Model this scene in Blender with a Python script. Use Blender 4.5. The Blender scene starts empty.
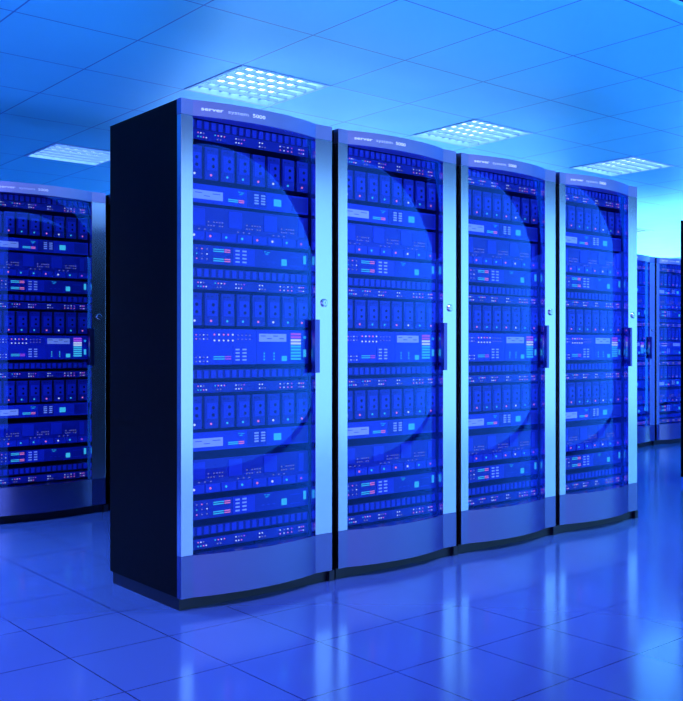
import bpy, math, random
from mathutils import Vector
random.seed(7)
SC = bpy.context.scene
COL = SC.collection
SC.view_settings.view_transform = 'Standard'
SC.view_settings.look = 'None'
SC.view_settings.gamma = 1.0
SC.view_settings.use_curve_mapping = False
SC.view_settings.exposure = 0.35
SC.cycles.use_denoising = True
SC.cycles.max_bounces = 12
SC.cycles.diffuse_bounces = 5
SC.cycles.glossy_bounces = 5
SC.cycles.transparent_max_bounces = 16
SC.cycles.sample_clamp_indirect = 6.0
SC.cycles.blur_glossy = 0.3

# ------------------------------------------------------------------ sizes (metres)
PITCH = 0.865          # cabinet spacing along a row
BW = 0.845             # cabinet body width
DW = 0.825             # door width
H = 2.18               # cabinet height
BD = 0.67              # cabinet depth
ZP = 0.055             # plinth height
XL, XR = 0.058, 0.725  # glass opening between the stiles
SAG = 0.052            # how far the curved door bulges
CEIL = 2.71
CELL = 0.645
CX0, CY0 = 0.920, 0.912   # a ceiling grid crossing
RX0, RX1, RY0, RY1 = -6.0, 13.0, -4.3, 8.0
BAY, HEAD, TOP = -1.15, 2.98, 3.6    # added unseen taller bay along the front window: where it starts, window head, bay ceiling

# ------------------------------------------------------------------ materials
def mat(name):
    m = bpy.data.materials.new(name); m.use_nodes = True
    nt = m.node_tree; nt.nodes.clear()
    return m, nt, nt.nodes.new('ShaderNodeOutputMaterial')

def principled(name, col, rough=0.5, metal=0.0, spec=0.5, noise=0.0, nscale=20, emit=None, estr=0.0, coat=0.0):
    m, nt, out = mat(name)
    b = nt.nodes.new('ShaderNodeBsdfPrincipled')
    b.inputs['Base Color'].default_value = (*col, 1)
    b.inputs['Roughness'].default_value = rough
    b.inputs['Metallic'].default_value = metal
    b.inputs['Specular IOR Level'].default_value = spec
    b.inputs['Coat Weight'].default_value = coat
    if emit:
        b.inputs['Emission Color'].default_value = (*emit, 1)
        b.inputs['Emission Strength'].default_value = estr
    if noise:
        tc = nt.nodes.new('ShaderNodeTexCoord')
        n = nt.nodes.new('ShaderNodeTexNoise'); n.inputs['Scale'].default_value = nscale
        nt.links.new(tc.outputs['Object'], n.inputs['Vector'])
        mr = nt.nodes.new('ShaderNodeMapRange')
        mr.inputs['To Min'].default_value = max(0.02, rough - noise)
        mr.inputs['To Max'].default_value = min(1, rough + noise)
        nt.links.new(n.outputs['Fac'], mr.inputs['Value'])
        nt.links.new(mr.outputs['Result'], b.inputs['Roughness'])
    nt.links.new(b.outputs[0], out.inputs[0])
    return m

def emission(name, col, s):
    m, nt, out = mat(name)
    e = nt.nodes.new('ShaderNodeEmission')
    e.inputs[0].default_value = (*col, 1); e.inputs[1].default_value = s
    nt.links.new(e.outputs[0], out.inputs[0])
    return m

def math_node(nt, op, a, b=None):
    n = nt.nodes.new('ShaderNodeMath'); n.operation = op
    for i, v in enumerate((a, b)):
        if v is None: continue
        if isinstance(v, (int, float)): n.inputs[i].default_value = v
        else: nt.links.new(v, n.inputs[i])
    return n.outputs[0]

def grid_mask(nt, x0, px, y0, py, w):
    tc = nt.nodes.new('ShaderNodeTexCoord'); sp = nt.nodes.new('ShaderNodeSeparateXYZ')
    nt.links.new(tc.outputs['Object'], sp.inputs[0])
    res = []
    for o, c0, p in ((sp.outputs['X'], x0, px), (sp.outputs['Y'], y0, py)):
        t = math_node(nt, 'DIVIDE', math_node(nt, 'SUBTRACT', o, c0), p)
        fr = math_node(nt, 'FRACT', math_node(nt, 'ADD', t, 100.0))
        d = math_node(nt, 'ABSOLUTE', math_node(nt, 'SUBTRACT', fr, 0.5))
        res.append(math_node(nt, 'GREATER_THAN', d, 0.5 - w / p / 2))
    return math_node(nt, 'MAXIMUM', res[0], res[1])

def tiled(name, col, line, x0, px, y0, py, w, rough, spec, rnoise=0.0, ior=1.5, line_rough=0.0):
    m, nt, out = mat(name)
    b = nt.nodes.new('ShaderNodeBsdfPrincipled')
    mk = grid_mask(nt, x0, px, y0, py, w)
    mx = nt.nodes.new('ShaderNodeMix'); mx.data_type = 'RGBA'
    nt.links.new(mk, mx.inputs['Factor'])
    mx.inputs['A'].default_value = (*col, 1); mx.inputs['B'].default_value = (*line, 1)
    nt.links.new(mx.outputs['Result'], b.inputs['Base Color'])
    b.inputs['Specular IOR Level'].default_value = spec; b.inputs['IOR'].default_value = ior
    tc = nt.nodes.new('ShaderNodeTexCoord')
    n = nt.nodes.new('ShaderNodeTexNoise'); n.inputs['Scale'].default_value = 3.0
    nt.links.new(tc.outputs['Object'], n.inputs['Vector'])
    mr = nt.nodes.new('ShaderNodeMapRange')
    mr.inputs['To Min'].default_value = rough - rnoise; mr.inputs['To Max'].default_value = rough + rnoise
    nt.links.new(n.outputs['Fac'], mr.inputs['Value'])
    r2 = math_node(nt, 'ADD', mr.outputs['Result'], math_node(nt, 'MULTIPLY', mk, line_rough))
    nt.links.new(r2, b.inputs['Roughness'])
    nt.links.new(b.outputs[0], out.inputs[0])
    return m

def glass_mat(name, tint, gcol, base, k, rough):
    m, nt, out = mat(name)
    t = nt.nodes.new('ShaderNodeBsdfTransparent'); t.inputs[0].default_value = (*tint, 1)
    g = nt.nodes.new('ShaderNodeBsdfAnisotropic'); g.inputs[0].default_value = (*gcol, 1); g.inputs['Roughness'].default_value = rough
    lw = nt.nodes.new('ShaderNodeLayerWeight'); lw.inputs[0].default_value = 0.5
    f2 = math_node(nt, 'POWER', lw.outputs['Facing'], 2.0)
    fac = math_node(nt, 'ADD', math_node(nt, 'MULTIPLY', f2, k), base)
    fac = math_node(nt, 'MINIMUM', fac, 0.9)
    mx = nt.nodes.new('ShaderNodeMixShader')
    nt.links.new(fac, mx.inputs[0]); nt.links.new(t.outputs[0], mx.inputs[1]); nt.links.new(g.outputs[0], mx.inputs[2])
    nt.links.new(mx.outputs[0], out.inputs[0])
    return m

M = {}
M['floor'] = tiled('floor_tile', (0.044, 0.11, 0.36), (0.012, 0.03, 0.14), -0.2, 0.404, -1.11, 0.43, 0.006, 0.14, 0.5, 0.02, ior=2.9)
M['ceiling'] = tiled('ceiling_tile', (0.085, 0.66, 0.98), (0.03, 0.20, 0.60), CX0, CELL, CY0, CELL, 0.009, 0.42, 0.5, 0.05)
M['wall'] = principled('wall_paint', (0.25, 0.5, 0.95), 0.6)
M['bay_dark'] = principled('added_bay_dark', (0.012, 0.015, 0.16), 0.6, spec=0.2)  # colour of the added bay, dark to shape the door-glass reflections
M['black'] = principled('black_steel', (0.002, 0.003, 0.005), 0.5, spec=0.08, noise=0.05)
M['inner'] = principled('black_interior', (0.003, 0.004, 0.012), 0.6)
M['plinth'] = principled('plinth_steel', (0.004, 0.006, 0.02), 0.4)
M['metal'] = principled('brushed_aluminium', (0.76, 0.78, 0.93), 0.21, metal=1.0)
M['panel_metal'] = principled('satin_metal', (0.20, 0.20, 0.44), 0.25, metal=1.0)
M['header_metal'] = principled('header_metal', (0.50, 0.41, 0.74), 0.34, metal=1.0)
M['chrome'] = principled('lock_chrome', (0.5, 0.55, 0.7), 0.2, metal=1.0)
M['dark_metal'] = principled('dark_handle', (0.12, 0.12, 0.42), 0.3, metal=1.0)
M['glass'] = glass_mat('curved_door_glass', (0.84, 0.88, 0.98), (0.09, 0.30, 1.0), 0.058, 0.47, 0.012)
M['window_glass'] = glass_mat('window_glass', (0.97, 0.98, 1.0), (1, 1, 1), 0.02, 0.2, 0.0)
M['face'] = principled('faceplate_blue', (0.013, 0.034, 0.44), 0.38, spec=0.5)
M['face2'] = principled('faceplate_blue_light', (0.024, 0.064, 0.70), 0.38, spec=0.5)
M['face3'] = principled('faceplate_blue_dark', (0.008, 0.02, 0.24), 0.42)
M['hole'] = principled('port_black', (0.004, 0.006, 0.03), 0.5)
M['casing'] = M['inner']
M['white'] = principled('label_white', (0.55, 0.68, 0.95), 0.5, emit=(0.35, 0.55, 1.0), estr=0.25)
M['mark'] = principled('label_print', (0.12, 0.2, 0.6), 0.5)
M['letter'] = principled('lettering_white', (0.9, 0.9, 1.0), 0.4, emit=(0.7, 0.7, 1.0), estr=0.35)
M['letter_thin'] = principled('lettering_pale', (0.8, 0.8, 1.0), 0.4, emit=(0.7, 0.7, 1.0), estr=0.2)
M['pink'] = emission('led_pink', (1.0, 0.25, 0.65), 0.75)
M['cyan'] = emission('led_cyan', (0.06, 0.65, 1.0), 0.75)
M['ice'] = emission('led_white', (0.65, 0.78, 1.0), 0.9)
M['purple'] = emission('led_purple', (0.50, 0.10, 0.95), 0.8)
M['dim'] = emission('led_dim', (0.35, 0.38, 0.85), 0.5)
M['screen'] = emission('status_screen', (0.02, 0.42, 0.85), 0.8)
M['lamp'] = emission('lamp_diffuser', (0.55, 0.80, 1.0), 3.2)
M['louvre'] = principled('louvre_blue', (0.28, 0.46, 0.88), 0.4)
M['frame_white'] = principled('lamp_frame', (0.35, 0.62, 0.97), 0.4)
M['window_frame'] = principled('window_aluminium', (0.3, 0.4, 0.7), 0.4, metal=1.0)

# ------------------------------------------------------------------ mesh builder
class MB:
    def __init__(s): s.v = []; s.f = []; s.m = []
    def box(s, x0, x1, y0, y1, z0, z1, mi=0):
        b = len(s.v)
        s.v += [(x0,y0,z0),(x1,y0,z0),(x1,y1,z0),(x0,y1,z0),(x0,y0,z1),(x1,y0,z1),(x1,y1,z1),(x0,y1,z1)]
        for q in ((0,3,2,1),(4,5,6,7),(0,1,5,4),(1,2,6,5),(2,3,7,6),(3,0,4,7)):
            s.f.append(tuple(b+i for i in q)); s.m.append(mi)
        return s
    def quad(s, pts, mi=0):
        b = len(s.v); s.v += pts; s.f.append(tuple(range(b, b+len(pts)))); s.m.append(mi); return s
    def prism(s, plan, z0, z1, mi=0):
        """plan: ccw (x, y) outline seen from above"""
        b = len(s.v); n = len(plan)
        s.v += [(x,y,z0) for x,y in plan] + [(x,y,z1) for x,y in plan]
        s.f.append(tuple(b+i for i in reversed(range(n)))); s.m.append(mi)
        s.f.append(tuple(b+n+i for i in range(n))); s.m.append(mi)
        for i in range(n):
            j = (i+1) % n
            s.f.append((b+i, b+j, b+n+j, b+n+i)); s.m.append(mi)
        return s
    def disc(s, x, z, r, y0, y1, n=16, mi=0, rb=None):
        """short cylinder along y; front at y0; rb bevels the front rim"""
        rings = [(r, y1), (r, y0 + (rb or 0))]
        if rb: rings.append((r - rb, y0))
        b = len(s.v)
        for rr, y in rings:
            s.v += [(x+rr*math.cos(2*math.pi*i/n), y, z+rr*math.sin(2*math.pi*i/n)) for i in range(n)]
        for k in range(len(rings)-1):
            for i in range(n):
                j = (i+1) % n
                s.f.append((b+k*n+j, b+k*n+i, b+(k+1)*n+i, b+(k+1)*n+j)); s.m.append(mi)
        k = len(rings)-1
        s.f.append(tuple(b+k*n+i for i in range(n))); s.m.append(mi)
        s.f.append(tuple(b+i for i in reversed(range(n)))); s.m.append(mi)
        return s
    def ring(s, x0, x1, z0, z1, w, y0, y1, mi=0):
        """rectangular frame in the xz plane as one continuous solid"""
        b = len(s.v)
        o = [(x0,z0),(x1,z0),(x1,z1),(x0,z1)]; i_ = [(x0+w,z0+w),(x1-w,z0+w),(x1-w,z1-w),(x0+w,z1-w)]
        for y in (y0, y1):
            s.v += [(x,y,z) for x,z in o] + [(x,y,z) for x,z in i_]
        for k in range(4):
            j = (k+1) % 4
            for q in ((k,j,4+j,4+k),(8+j,8+k,12+k,12+j),(j,k,8+k,8+j),(4+k,4+j,12+j,12+k)):
                s.f.append(tuple(b+t for t in q)); s.m.append(mi)
        return s
    def build(s, name, mats, parent=None, bevel=0.0, smooth=False):
        me = bpy.data.meshes.new(name)
        me.from_pydata(s.v, [], s.f)
        for m in (mats if isinstance(mats, (list, tuple)) else [mats]): me.materials.append(m)
        me.polygons.foreach_set('material_index', s.m)
        me.validate(); me.update()
        import bmesh
        bm = bmesh.new(); bm.from_mesh(me)
        bmesh.ops.recalc_face_normals(bm, faces=bm.faces)
        if bevel:
            bmesh.ops.bevel(bm, geom=list(bm.edges), offset=bevel, segments=2, affect='EDGES', profile=0.6)
        bm.to_mesh(me); bm.free()
        if smooth:
            me.polygons.foreach_set('use_smooth', [True]*len(me.polygons))
            me.set_sharp_from_angle(angle=math.radians(12))
        o = bpy.data.objects.new(name, me); COL.objects.link(o)
        if parent: o.parent = parent
        return o

def thing(name, label, cat, loc=(0,0,0), group=None):
    o = bpy.data.objects.new(name, None); COL.objects.link(o)
    o.empty_display_size = 0.1
    o.location = loc; o['label'] = label; o['category'] = cat
    if group: o['group'] = group
    return o

def dup(root, loc, label, group):
    r = root.copy(); COL.objects.link(r); r.location = loc
    r['label'] = label; r['group'] = group
    for ch in root.children:
        c = ch.copy(); COL.objects.link(c); c.parent = r
        for g in ch.children:
            d = g.copy(); COL.objects.link(d); d.parent = c
    return r

def struct(o): o['kind'] = 'structure'; return o

# ------------------------------------------------------------------ the room
struct(MB().box(RX0, RX1, RY0, RY1, -0.1, 0.0).build('floor', M['floor']))
lamp_cells = [(0, 0), (3, 0), (6, 0), (0, 4), (12, 4)]
cm = MB()
i0, i1 = math.floor((RX0-CX0)/CELL)-1, math.ceil((RX1-CX0)/CELL)+1
j0, j1 = math.floor((RY0-CY0)/CELL)-1, math.ceil((RY1-CY0)/CELL)+1
for i in range(i0, i1):
    for j in range(j0, j1):
        if (i, j) in lamp_cells: continue
        xa, xb = max(RX0, CX0+i*CELL), min(RX1, CX0+(i+1)*CELL)
        ya, yb = max(BAY, CY0+j*CELL), min(RY1, CY0+(j+1)*CELL)
        if xb-xa < 1e-4 or yb-ya < 1e-4: continue
        cm.box(xa, xb, ya, yb, CEIL, CEIL+0.02)
struct(cm.build('ceiling', M['ceiling']))
struct(MB().box(RX0-0.1, RX0, RY0, RY1, 0, CEIL+0.02).build('wall_left', M['wall']))
BX = 4.5    # back wall: solid up to here, then an added full-height window lighting the far ceiling
struct(MB().box(RX0, BX, RY1, RY1+0.1, 0, CEIL+0.02).build('wall_back', M['wall']))
w = struct(MB().ring(BX, RX1, 0.0, CEIL, 0.05, RY1, RY1+0.06).build('added_window_back', M['window_frame']))
MB().box(BX+0.05, RX1-0.05, RY1+0.025, RY1+0.035, 0.05, CEIL-0.05).build('pane', M['window_glass'], w)
# full-height window walls: behind the camera (front) and an added one at the far end of the aisle (right)
w = struct(MB().ring(RX0, RX1, 0.0, HEAD, 0.05, RY0-0.06, RY0).build('window_1', M['window_frame']))
MB().box(RX0+0.05, RX1-0.05, RY0-0.035, RY0-0.025, 0.05, HEAD-0.05).build('pane', M['window_glass'], w)
wf = MB()
WY = 1.2    # right wall: solid up to here, then an added full-height window brightening the ceiling
struct(MB().box(RX1, RX1+0.1, RY0, WY, 0, CEIL+0.02).build('wall_right', M['wall']))
for a in (WY, RY1-0.05): wf.box(RX1, RX1+0.06, a, a+0.05, 0, CEIL)
for a in (0.0, CEIL-0.05): wf.box(RX1, RX1+0.06, WY+0.05, RY1-0.05, a, a+0.05)
w = struct(wf.build('added_window_right', M['window_frame']))
MB().box(RX1+0.025, RX1+0.035, WY+0.05, RY1-0.05, 0.05, CEIL-0.05).build('pane', M['window_glass'], w)

# unseen taller bay, added to darken the upper door-glass reflections: riser, end walls and its own ceiling
struct(MB().box(RX0, RX1, BAY, BAY+0.05, CEIL+0.021, TOP).build('added_bay_1', M['bay_dark']))
struct(MB().box(RX0, RX1, RY0-0.1, BAY+0.05, TOP, TOP+0.05).build('added_bay_2', M['bay_dark']))
struct(MB().box(RX0, RX1, RY0-0.1, RY0, HEAD, TOP).build('wall_front', M['bay_dark']))
struct(MB().box(RX0-0.1, RX0, RY0, BAY, CEIL+0.02, TOP).build('added_bay_3', M['bay_dark']))
struct(MB().box(RX1, RX1+0.1, RY0, BAY, CEIL+0.02, TOP).build('added_bay_4', M['bay_dark']))

# ------------------------------------------------------------------ recessed ceiling lights
def make_lamp(name):
    t = thing(name, '', 'ceiling light')
    s = CELL - 0.004
    bm_ = MB()
    # frame, flush with the tiles
    b = 0.022
    f = MB()
    for a in (0.002, s-b): f.box(a, a+b, 0.002, s, -0.004, 0.03)
    for a in (0.002, s-b): f.box(0.002+b, s-b, a, a+b, -0.004, 0.03)
    f.build('frame', M['frame_white'], t)
    p = MB(); z1 = 0.075
    p.box(b, s-b, b, s-b, z1, z1+0.01)
    p.build('diffuser', M['lamp'], t)
    h = MB()
    h.box(0.006, 0.014, 0.006, s-0.004, 0.03, z1+0.012); h.box(s-0.014, s-0.006, 0.006, s-0.004, 0.03, z1+0.012)
    h.box(0.014, s-0.014, 0.006, 0.014, 0.03, z1+0.012); h.box(0.014, s-0.014, s-0.012, s-0.004, 0.03, z1+0.012)
    h.build('housing', M['frame_white'], t)
    for k in range(1, 6):
        y = b + (s-2*b)*k/6
        MB().box(b, s-b, y-0.008, y+0.008, 0.0, 0.018).build('louvre_blade', M['louvre'], t)
    for k in range(1, 8):
        x = b + (s-2*b)*k/8
        MB().box(x-0.006, x+0.006, b, s-b, 0.022, 0.034).build('cross_blade', M['louvre'], t)
    return t
lamp_labels = {
    (0, 0): 'square recessed louvred ceiling light right above the corner rack with the black side',
    (3, 0): 'square recessed louvred ceiling light above the second and third racks of the main row',
    (6, 0): 'square recessed louvred ceiling light beyond the end rack of the main row',
    (0, 4): 'bright recessed ceiling light over the separate rack behind the black side panel',
    (12, 4): 'distant recessed ceiling light glowing over the far pair of racks by the aisle',
}
proto_lamp = None
for (i, j) in lamp_cells:
    loc = (CX0+i*CELL, CY0+j*CELL, CEIL)
    if proto_lamp is None:
        proto_lamp = make_lamp('ceiling_light'); proto_lamp.location = loc
        proto_lamp['label'] = lamp_labels[(i, j)]; proto_lamp['group'] = 'recessed ceiling lights'
    else:
        dup(proto_lamp, loc, lamp_labels[(i, j)], 'recessed ceiling lights')

# ------------------------------------------------------------------ the cabinet
CH = XR - XL
RAD = (CH*CH/4 + SAG*SAG) / (2*SAG)
def bulge(x):
    d = x - (XL+XR)/2
    return -(math.sqrt(max(0, RAD*RAD - d*d)) - (RAD - SAG)) if XL < x < XR else 0.0
NA = 28
ARC = [(XL + CH*k/NA) for k in range(NA+1)]
def curved_plan(back, off=0.0):
    p = [(0, off)] + [(x, bulge(x)+off) for x in ARC] + [(DW, off)]
    return p + [(DW, back), (0, back)]

def make_lettering(parent):
    for txt, x0, wid, off, mt in (('server', 0.092, 0.098, 0.0004, 'letter'), ('system', 0.212, 0.098, 0.0, 'letter_thin'), ('5000', 0.332, 0.066, 0.0003, 'letter')):
        cu = bpy.data.curves.new('lettering', 'FONT'); cu.body = txt; cu.size = 0.027; cu.offset = off; cu.extrude = 0.0004
        cu.resolution_u = 3
        o = bpy.data.objects.new('lettering', cu); COL.objects.link(o)
        dg = bpy.context.evaluated_depsgraph_get()
        me = bpy.data.meshes.new_from_object(o.evaluated_get(dg))
        xs = [v.co.x for v in me.vertices]; a, b2 = min(xs), max(xs)
        mb = MB()
        for v in me.vertices:
            x = x0 + (v.co.x-a)/(b2-a)*wid
            mb.v.append((x, bulge(x) - 0.0008 - v.co.z, 2.139 + v.co.y*0.8))
        mb.f = [tuple(p.vertices) for p in me.polygons]; mb.m = [0]*len(mb.f)
        bpy.data.objects.remove(o); bpy.data.curves.remove(cu); bpy.data.meshes.remove(me)
        mb.build('lettering', M[mt], parent)['label'] = 'small white lettering reading ' + txt

ZH = 2.112   # underside of header
ZK = 0.235   # top of kick panel
def make_rack():
    t = thing('server_rack', '', 'server rack')
    MB().box(0.002, 0.014, 0.037, BD, ZP, H-0.006).build('side_panel', M['black'], t, bevel=0.002)
    MB().box(BW-0.014, BW-0.002, 0.037, BD, ZP, H-0.006).build('side_panel', M['black'], t, bevel=0.002)
    MB().box(0.002, BW-0.002, 0.037, BD, H-0.006, H).build('top_panel', M['black'], t)
    MB().box(0.014, BW-0.014, BD-0.012, BD, ZP, H-0.006).build('back_panel', M['inner'], t)
    MB().box(0.014, BW-0.014, 0.037, BD-0.012, ZP, ZP+0.02).build('bottom_panel', M['inner'], t)
    p = MB().box(0.008, BW-0.008, 0.030, BD-0.02, 0.0, ZP)
    p.build('plinth', M['plinth'], t)
    MB().box(BW-0.03, BW+0.002, 0.008, 0.030, 0.0, 0.05).build('levelling_foot', M['plinth'], t)
    for xa, xb in ((0.0145, 0.029), (0.7225, 0.735)):
        MB().box(xa, xb, 0.05, 0.075, ZP+0.02, H-0.007).build('mounting_rail', M['inner'], t)
    MB().box(0.737, BW-0.014, 0.038, 0.06, ZP+0.02, H-0.007).build('filler_post', M['inner'], t)
    # door
    MB().box(0.0, XL, 0.0, 0.035, ZK, ZH).build('door_stile', M['metal'], t, bevel=0.0015)
    MB().box(XR, DW, 0.0, 0.035, ZK, ZH).build('door_stile', M['metal'], t, bevel=0.0015)
    hp = MB().prism(curved_plan(0.036), ZH+0.001, H).build('header_panel', M['header_metal'], t, smooth=True)
    make_lettering(hp)
    MB().prism(curved_plan(0.034), ZP, ZK-0.001).build('kick_panel', M['panel_metal'], t, smooth=True)
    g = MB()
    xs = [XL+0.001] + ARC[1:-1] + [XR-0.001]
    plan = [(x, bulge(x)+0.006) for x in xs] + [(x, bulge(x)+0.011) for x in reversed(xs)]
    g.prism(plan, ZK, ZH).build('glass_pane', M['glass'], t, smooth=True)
    # handle: dark grip on the inner edge of the wide stile, on a thin backplate
    hz0, hz1 = 1.004, 1.254
    hd = MB().box(XR-0.031, XR-0.013, -0.036, -0.014, hz0, hz1).box(XR-0.013, XR+0.002, -0.022, -0.014, hz0, hz1).box(XR+0.002, XR+0.008, -0.022, -0.0005, hz0, hz1)
    hd = hd.build('handle', M['dark_metal'], t)
    MB().box(XR+0.008, XR+0.045, -0.008, -0.0005, hz0, hz1).build('backplate', M['metal'], hd)
    lk = MB().disc(0.775, 1.335, 0.0195, -0.009, 0.0, 24, rb=0.004).build('lock', M['chrome'], t, smooth=True)
    ring = MB().disc(0.775, 1.335, 0.011, -0.0100, -0.009, 20).build('lock_barrel', M['metal'], lk)
    MB().box(0.7735, 0.7765, -0.0107, -0.0100, 1.329, 1.341).build('keyhole', M['hole'], lk)
    return t

# ------------------------------------------------------------------ rack equipment; origin: front face, left edge, unit centre height
U0, U1 = 0.031, 0.7205
UY = 0.052
S = 0.022   # features were measured on a plane 3 cm nearer

def body(name_root, h, y1=0.42, face='face'):
    MB().box(U0, U1, 0.004, y1, -h/2, h/2).build('casing', M['casing'], name_root)

def led(parent, x, z, r, m, name='indicator_light', y=0.0):
    MB().disc(x, z, r, y-0.0025, y+0.001, 8).build(name, M[m], parent)

def make_switch():
    t = thing('network_switch', '', 'network switch'); h = 0.044
    body(t, h)
    f = MB().box(U0, U1, 0.0, 0.004, -h/2, h/2, 0)
    f.build('faceplate', M['face'], t)
    cl = [(0.085, 0.14, 3, 4), (0.171, 0.235, 4, 2), (0.281, 0.34, 4, 3), (0.409, 0.47, 2, 3), (0.522, 0.611, 4, 4), (0.637, 0.688, 3, 3)]
    pal = ['pink', 'ice', 'pink', 'dim', 'pink', 'ice', 'cyan', 'pink', 'purple', 'ice', 'dim', 'cyan']
    n = 0
    for a, b, nt_, nb in cl:
        for row, cnt in ((0, nt_), (1, nb)):
            for k in range(cnt):
                x = a + (b-a)*(k+0.5)/4 + (0.012 if row and cnt == 2 else 0)
                led(t, x+S, 0.008 - row*0.017, 0.0031, pal[(n*5+row*3) % 12] if random.random() < 0.8 else 'ice'); n += 1
        MB().box(a-0.008+S, b+0.004+S, -0.0012, 0.0005, -0.019, -0.0165).build('port_strip', M['face3'], t)
    return t

def make_vent():
    t = thing('vent_panel', '', 'vent panel'); h = 0.041
    body(t, h)
    f = MB().box(U0, U1, 0.002, 0.004, -h/2, h/2, 0)
    n = 19
    for k in range(n):
        xa = U0 + (U1-U0)*(k+0.12)/n; xb = U0 + (U1-U0)*(k+0.72)/n
        f.box(xa, xb, -0.003, 0.002, -h/2+0.004, h/2-0.004, 1)
    f.build('ribbed_faceplate', [M['face3'], M['face2']], t)
    return t

def make_blades():
    t = thing('blade_chassis', '', 'blade server chassis'); h = 0.142
    body(t, h)
    pal = ['ice', 'pink', 'cyan', 'cyan', 'pink', 'ice', 'cyan', 'pink']
    edges = [0.054, 0.138, 0.222, 0.306, 0.389, 0.473, 0.557, 0.641, U1+0.002]
    for k in range(8):
        xa, xb = edges[k]+0.008, edges[k+1]-0.008
        bl = MB()
        bl.box(xa, xb, -0.006, 0.004, -h/2, h/2, 0)
        bl.box(xa+0.009, xb-0.006, -0.009, -0.006, -h/2+0.042, h/2-0.030, 1)
        bl.box(xa+0.010, xa+0.022, -0.0075, -0.006, h/2-0.018, h/2-0.012, 2)
        bl.box(xa+0.030, xa+0.042, -0.0075, -0.006, h/2-0.018, h/2-0.012, 2)
        b = bl.build('blade', [M['face'], M['face2'], M['face3']], t)
        xm = (xa+xb)/2
        for dz in (0.020, -0.012):
            MB().disc(xm+0.006, dz, 0.0075, -0.0100, -0.0088, 10).build('port', M['hole'], b)
        led(b, xm-0.004, -h/2+0.020, 0.0052, pal[k], y=-0.006)
    return t

def readout(parent, x, z, s=0.022):
    """small cyan seven-segment style squiggle under the bezel: three short strokes"""
    b = MB()
    b.box(x, x+s*0.5, -0.0012, 0.0, z+0.006, z+0.010); b.box(x+s*0.7, x+s*1.5, -0.0012, 0.0, z+0.004, z+0.008)
    b.box(x+s*0.3, x+s*1.1, -0.0012, 0.0, z-0.004, z)
    b.build('readout', M['screen'], parent)

def bars(parent, x0, x1, z, n, colours, gap=0.008, w=0.0045):
    for k in range(n):
        zc = z - k*gap
        MB().box(x0, x0+(x1-x0)*0.62, -0.0015, 0.0, zc-w/2, zc+w/2).build('status_bar', M[colours[0]], parent)
        MB().box(x0+(x1-x0)*0.66, x1, -0.0015, 0.0, zc-w/2, zc+w/2).build('status_bar', M[colours[1]], parent)

def keypad(parent, x0, z0, rows, dz=0.0125):
    for c in range(2):
        for r in range(rows):
            MB().box(x0+c*0.037, x0+c*0.037+0.022, -0.003, 0.0, z0-r*dz-0.0035, z0-r*dz+0.0035).build('key', M['white'], parent)

def make_label_unit():
    t = thing('rack_server', '', 'rack server'); h = 0.082
    body(t, h)
    f = MB().box(U0, U1, 0.0, 0.004, -h/2, h/2, 0)
    f.box(0.35+S, 0.455+S, -0.001, 0.0, -h/2+0.006, h/2-0.004, 1)
    f.box(0.60+S, 0.69+S, -0.001, 0.0, -h/2+0.008, h/2-0.008, 2)
    f.build('faceplate', [M['face2'], M['face'], M['face']], t)
    lp = MB().box(U0+0.004, 0.218+S, -0.003, 0.0, -0.024, 0.014, 0)
    for k, (a, b) in enumerate(((0.075, 0.11), (0.12, 0.15), (0.165, 0.205))):
        lp.box(a+S, b+S, -0.0036, -0.003, 0.001-0.012*(k % 2), 0.004-0.012*(k % 2), 1)
    lp.build('label_plate', [M['white'], M['mark']], t)
    bars(t, 0.247+S, 0.332+S, -0.012, 2, ('cyan', 'pink'))
    readout(t, 0.30+S, 0.018)
    keypad(t, 0.388+S, 0.022, 4)
    MB().box(0.497+S, 0.538+S, -0.003, 0.0, -0.018, 0.014).build('status_screen', M['cyan'], t)
    return t

def make_storage():
    t = thing('storage_array', '', 'storage array'); h = 0.150
    body(t, h)
    f = MB().box(U0, U1, 0.0, 0.004, -h/2, h/2, 0)
    for a, b in ((0.137, 0.224), (0.34, 0.427), (0.535, 0.617)):
        for r in range(2):
            for k in range(6):
                x = a + (b-a)*(k+0.5)/6
                if (k*3+r) % 5 == 4: continue
                f.box(x-0.003+S, x+0.003+S, -0.0012, 0.0, -0.008+r*0.016, -0.003+r*0.016, 1)
        for k in range(3):
            x = a - 0.04 + 0.03*k
            f.box(x-0.004+S, x+0.004+S, -0.0012, 0.0, -0.026, -0.022, 1)
    f.build('faceplate', [M['face'], M['dim']], t)
    for a, b in ((0.048, 0.126), (0.247, 0.32), (0.439, 0.513)):
        MB().box(max(a, 0.02)+S, b+S, -0.005, 0.0, -0.010, h/2-0.010).build('fan_cover', M['face2'], t, bevel=0.002)
    MB().box(0.66, 0.69, -0.004, 0.0, -0.02, h/2-0.01).build('latch', M['face2'], t)
    lx = [0.068, 0.151, 0.233, 0.318, 0.400, 0.485, 0.567, 0.652]
    pal = ['ice', 'pink', 'cyan', 'cyan', 'pink', 'ice', 'cyan', 'purple']
    for k, x in enumerate(lx):
        d = MB().box(max(U0+0.002, x-0.022+S), min(U1-0.002, x+0.052+S), -0.005, 0.0, -h/2+0.004, -h/2+0.040).build('drive', M['face2'], t)
        led(d, x+S, -h/2+0.022, 0.0055, pal[k], y=-0.005)
    return t

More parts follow.
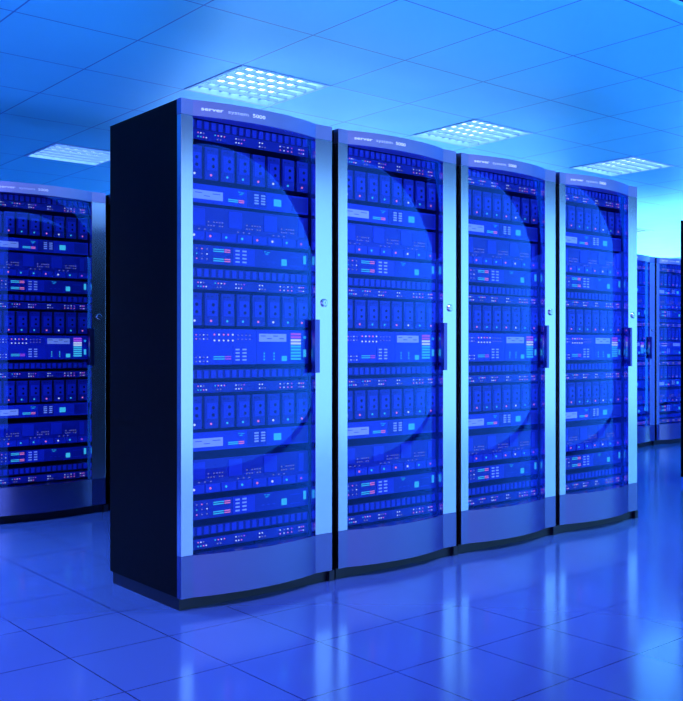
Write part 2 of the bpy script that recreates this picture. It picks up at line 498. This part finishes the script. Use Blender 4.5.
def make_bars_unit():
    t = thing('rack_controller', '', 'rack controller'); h = 0.083
    body(t, h)
    f = MB().box(U0, U1, 0.0, 0.004, -h/2, h/2, 0)
    f.box(0.273+S, 0.391+S, -0.0015, 0.0, -h/2+0.004, h/2-0.004, 1)
    for k in range(3): f.box(0.43+k*0.03+S, 0.445+k*0.03+S, -0.001, 0.0, -0.016, -0.012, 1)
    f.box(0.591+S, 0.649+S, -0.001, 0.0, -0.026, -0.022, 1); f.box(0.591+S, 0.649+S, -0.001, 0.0, 0.016, 0.020, 1)
    f.build('faceplate', [M['face'], M['face2']], t)
    for r in range(3):
        for c in range(3):
            led(t, 0.085+c*0.026+S, 0.024-0.022*r, 0.0030, ('dim', 'pink', 'dim', 'cyan', 'dim', 'ice', 'pink', 'dim', 'dim')[r*3+c])
    bars(t, 0.17+S, 0.258+S, 0.026, 2, ('cyan', 'pink'), gap=0.009)
    bars(t, 0.17+S, 0.258+S, -0.016, 2, ('cyan', 'pink'), gap=0.009)
    keypad(t, 0.285+S, 0.026, 4, 0.0165)
    readout(t, 0.442+S, 0.024)
    MB().box(0.541+S, 0.57+S, -0.003, 0.0, -0.026, 0.004).build('status_screen', M['cyan'], t)
    MB().box(0.669+S, 0.684+S, -0.003, 0.0, -0.012, 0.028).build('power_light', M['cyan'], t)
    return t

def make_big():
    t = thing('control_server', '', 'control server'); h = 0.158
    body(t, h)
    f = MB().box(U0, U1, 0.0, 0.004, -h/2, h/2, 0)
    f.box(0.273+S, 0.393+S, -0.002, 0.0, -h/2+0.006, 0.004, 1)
    f.box(0.400+S, 0.578+S, -0.002, 0.0, -h/2+0.004, h/2-0.004, 1)
    f.build('faceplate', [M['face2'], M['face2']], t)
    for r in range(2):
        for k in range(5):
            led(t, 0.175+k*0.024+S, 0.054-r*0.026, 0.0042, ('pink', 'ice', 'pink', 'pink', 'ice')[k] if r == 0 else 'ice')
        for k in range(4):
            led(t, 0.30+k*0.021+S, 0.052-r*0.018, 0.0028, 'dim')
            led(t, 0.082+k*0.019+S, 0.052-r*0.018, 0.0028, ('pink', 'dim', 'ice', 'dim')[k])
            led(t, 0.082+k*0.019+S, -0.046-r*0.018, 0.0028, ('dim', 'ice', 'dim', 'ice')[k])
    bars(t, 0.171+S, 0.262+S, -0.044, 2, ('cyan', 'purple'), gap=0.010)
    keypad(t, 0.285+S, -0.012, 4, 0.0155)
    d = MB().box(0.412+S, 0.566+S, -0.005, 0.0, 0.024, 0.060, 0)
    for k in range(4): d.box(0.42+k*0.035+S, 0.447+k*0.035+S, -0.0056, -0.005, 0.048-0.012*(k % 2), 0.052-0.012*(k % 2), 1)
    d.build('display_window', [M['white'], M['mark']], t)
    readout(t, 0.44+S, -0.014)
    for c in range(2):
        for r in range(3): led(t, 0.442+c*0.055+S, -0.030-r*0.014, 0.0042, 'cyan')
    MB().box(0.541+S, 0.57+S, -0.004, 0.0, -0.066, -0.042).build('status_screen', M['cyan'], t)
    cols = ['purple', 'purple', 'ice', 'ice', 'cyan', 'cyan', 'cyan', 'cyan', 'cyan']
    for k, c in enumerate(cols):
        z = 0.060 - k*0.0145
        MB().box(0.595+S, 0.652+S, -0.004, 0.0, z-0.005, z+0.005).build('meter_bar', M[c], t)
    led(t, 0.677+S, 0.045, 0.008, 'screen')
    MB().box(0.669+S, 0.684+S, -0.003, 0.0, -0.048, -0.012).build('power_light', M['cyan'], t)
    return t

LAYOUT = [('vent', 2.0935, 'topmost'), ('switch', 2.050, 'uppermost'), ('blades', 1.929, 'uppermost'), ('label', 1.795, 'upper'),
          ('storage', 1.664, 'upper'), ('bars', 1.530, 'upper'), ('vent', 1.449, 'second highest'), ('switch', 1.398, 'middle'),
          ('blades', 1.290, 'middle'), ('big', 1.1255, ''), ('vent', 1.005, 'second lowest'), ('switch', 0.946, 'second lowest'),
          ('blades', 0.838, 'lowest'), ('label', 0.711, 'lower'), ('storage', 0.558, 'lower'), ('bars', 0.414, 'lower'),
          ('vent', 0.322, 'lowest'), ('switch', 0.2655, 'lowest')]
KIND = {'vent': 'ribbed blue vent panel', 'switch': 'blue switch with coloured dots', 'blades': 'chassis of eight blue blades',
        'label': 'server with white label plate', 'storage': 'storage array with fan covers', 'bars': 'controller with striped status bars',
        'big': 'control server with display and level meter'}
MAKE = {'vent': make_vent, 'switch': make_switch, 'blades': make_blades, 'label': make_label_unit, 'storage': make_storage, 'bars': make_bars_unit, 'big': make_big}
GROUP = {'vent': 'vent panels', 'switch': 'network switches', 'blades': 'blade chassis', 'label': 'rack servers with label plates',
         'storage': 'storage arrays', 'bars': 'rack controllers', 'big': 'control servers'}

RACKS = [  # x, y, label of the rack, phrase for its equipment, filled
    (0.0, 0.0, 'server rack with bare black side panel, at the corner of the main row', 'corner rack'),
    (PITCH, 0.0, 'second server rack of the main row, standing against the corner rack', 'second rack of the main row'),
    (2*PITCH, 0.0, 'third server rack of the main row, between the second rack and the end rack', 'third rack of the main row'),
    (3*PITCH, 0.0, 'end server rack of the main row, the narrowest in view of the four', 'end rack of the main row'),
    (0.022, 2.47, 'shaded server rack with dark stile, standing apart behind the black side panel', 'shaded rack behind the black panel'),
    (0.022+PITCH, 2.47, 'server rack mostly hidden behind the black side panel, adjoining the shaded rack', None),
    (7.745-PITCH, 2.5, 'distant server rack seen in part just past the end rack of the main row', 'distant rack past the end rack'),
    (7.745, 2.5, 'distant server rack with whole door, beside the sliver of black cabinet', 'distant rack by the black sliver'),
    (5.108, 0.0, 'black cabinet side across the aisle, only a sliver in view at the picture edge', None),
]
first = None; proto = {}
for (x, y, lab, phrase) in RACKS:
    if first is None:
        first = make_rack(); first.location = (x, y, 0); first['label'] = lab; first['group'] = 'server racks'
    else:
        dup(first, (x, y, 0), lab, 'server racks')
    if phrase is None: continue
    for kind, z, which in LAYOUT:
        loc = (x, y+UY, z)
        l = ((which + ' ') if which else '') + KIND[kind] + ' in the ' + phrase
        if kind not in proto:
            proto[kind] = MAKE[kind](); o = proto[kind]
            o.location = loc; o['label'] = l; o['group'] = GROUP[kind]
        else:
            dup(proto[kind], loc, l, GROUP[kind])

# ------------------------------------------------------------------ daylight outside the window walls
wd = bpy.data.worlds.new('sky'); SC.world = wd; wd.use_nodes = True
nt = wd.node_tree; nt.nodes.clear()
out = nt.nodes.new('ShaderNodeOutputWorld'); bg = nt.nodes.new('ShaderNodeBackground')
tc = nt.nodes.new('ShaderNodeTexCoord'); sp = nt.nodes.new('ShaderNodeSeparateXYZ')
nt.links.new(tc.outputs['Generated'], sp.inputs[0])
cr = nt.nodes.new('ShaderNodeValToRGB')
mr = nt.nodes.new('ShaderNodeMapRange'); mr.inputs['From Min'].default_value = -1; mr.inputs['From Max'].default_value = 1
nt.links.new(sp.outputs['X'], mr.inputs['Value'])
nt.links.new(mr.outputs['Result'], cr.inputs['Fac'])
e = cr.color_ramp.elements
e[0].position = 0.0; e[0].color = (0.34, 0.34, 1.0, 1)
e[1].position = 0.97; e[1].color = (0.20, 0.78, 1.35, 1)
m_ = cr.color_ramp.elements.new(0.55); m_.color = (0.28, 0.50, 1.0, 1)
m_ = cr.color_ramp.elements.new(0.78); m_.color = (0.20, 0.55, 1.02, 1)
nt.links.new(cr.outputs['Color'], bg.inputs['Color'])
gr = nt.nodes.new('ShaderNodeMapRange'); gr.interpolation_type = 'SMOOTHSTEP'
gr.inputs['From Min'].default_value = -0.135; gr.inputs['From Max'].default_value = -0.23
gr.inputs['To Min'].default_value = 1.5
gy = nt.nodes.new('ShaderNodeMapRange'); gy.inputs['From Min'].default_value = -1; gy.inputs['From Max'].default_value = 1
gy.inputs['To Min'].default_value = 4.0; gy.inputs['To Max'].default_value = 15.0      # glow added below the horizon to light the ceiling, strongest behind the racks
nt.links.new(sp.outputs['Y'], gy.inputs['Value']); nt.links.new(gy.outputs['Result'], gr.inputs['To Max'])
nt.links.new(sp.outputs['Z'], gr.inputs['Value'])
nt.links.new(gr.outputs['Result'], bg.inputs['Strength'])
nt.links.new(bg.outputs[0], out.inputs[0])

def portal(name, loc, rot, sx, sy):
    l = bpy.data.lights.new(name, 'AREA'); l.shape = 'RECTANGLE'; l.size = sx; l.size_y = sy
    l.cycles.is_portal = True
    o = bpy.data.objects.new(name, l); COL.objects.link(o); o.location = loc; o.rotation_euler = rot
    return o
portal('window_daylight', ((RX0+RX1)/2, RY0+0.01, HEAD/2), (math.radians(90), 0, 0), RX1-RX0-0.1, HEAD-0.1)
portal('window_daylight', ((BX+RX1)/2, RY1-0.01, CEIL/2), (math.radians(-90), 0, 0), RX1-BX-0.1, CEIL-0.1)  # portal of the added back window
portal('window_daylight', (RX1-0.01, (WY+RY1)/2, CEIL/2), (math.radians(90), 0, math.radians(90)), RY1-WY-0.1, CEIL-0.1)  # portal of the added right window

# the room's other, unseen ceiling lights, some added and tinted to brighten floor and racks
def downlight(x, y, col, power):
    l = bpy.data.lights.new('unseen_ceiling_lamp', 'AREA'); l.shape = 'SQUARE'; l.size = 0.5; l.color = col; l.energy = power; l.spread = math.radians(95)
    o = bpy.data.objects.new('unseen_ceiling_lamp', l); COL.objects.link(o); o.location = (x, y, CEIL-0.01)
for x, y, col in ((-2.6, -0.83, (0.55, 0.4, 1.0)), (-0.7, -0.83, (0.45, 0.4, 1.0)), (1.24, -0.83, (0.6, 0.5, 1.0)), (3.18, -0.83, (0.35, 0.7, 1.0)),
                  (5.1, -0.83, (0.25, 0.85, 1.0)), (7.05, -0.83, (0.2, 0.9, 1.0)), (-0.69, 1.23, (0.35, 0.5, 1.0)), (-0.69, 1.7, (0.35, 0.45, 1.0)), (-0.7, 3.8, (0.4, 0.45, 1.0)), (7.05, 1.23, (0.2, 0.7, 1.0)), (-2.6, 1.23, (0.4, 0.45, 1.0))):
    downlight(x, y, col, 19.0)

# ------------------------------------------------------------------ camera
cam = bpy.data.cameras.new('camera'); co = bpy.data.objects.new('camera', cam); COL.objects.link(co)
cam.sensor_fit = 'HORIZONTAL'; cam.sensor_width = 36.0; cam.lens = 49.209
cam.shift_y = -1.67/683
cam.clip_start = 0.05; cam.clip_end = 200
co.location = (-2.0129, -3.4636, 1.1165)
co.rotation_euler = (math.radians(90), 0, -0.6966)
SC.camera = co
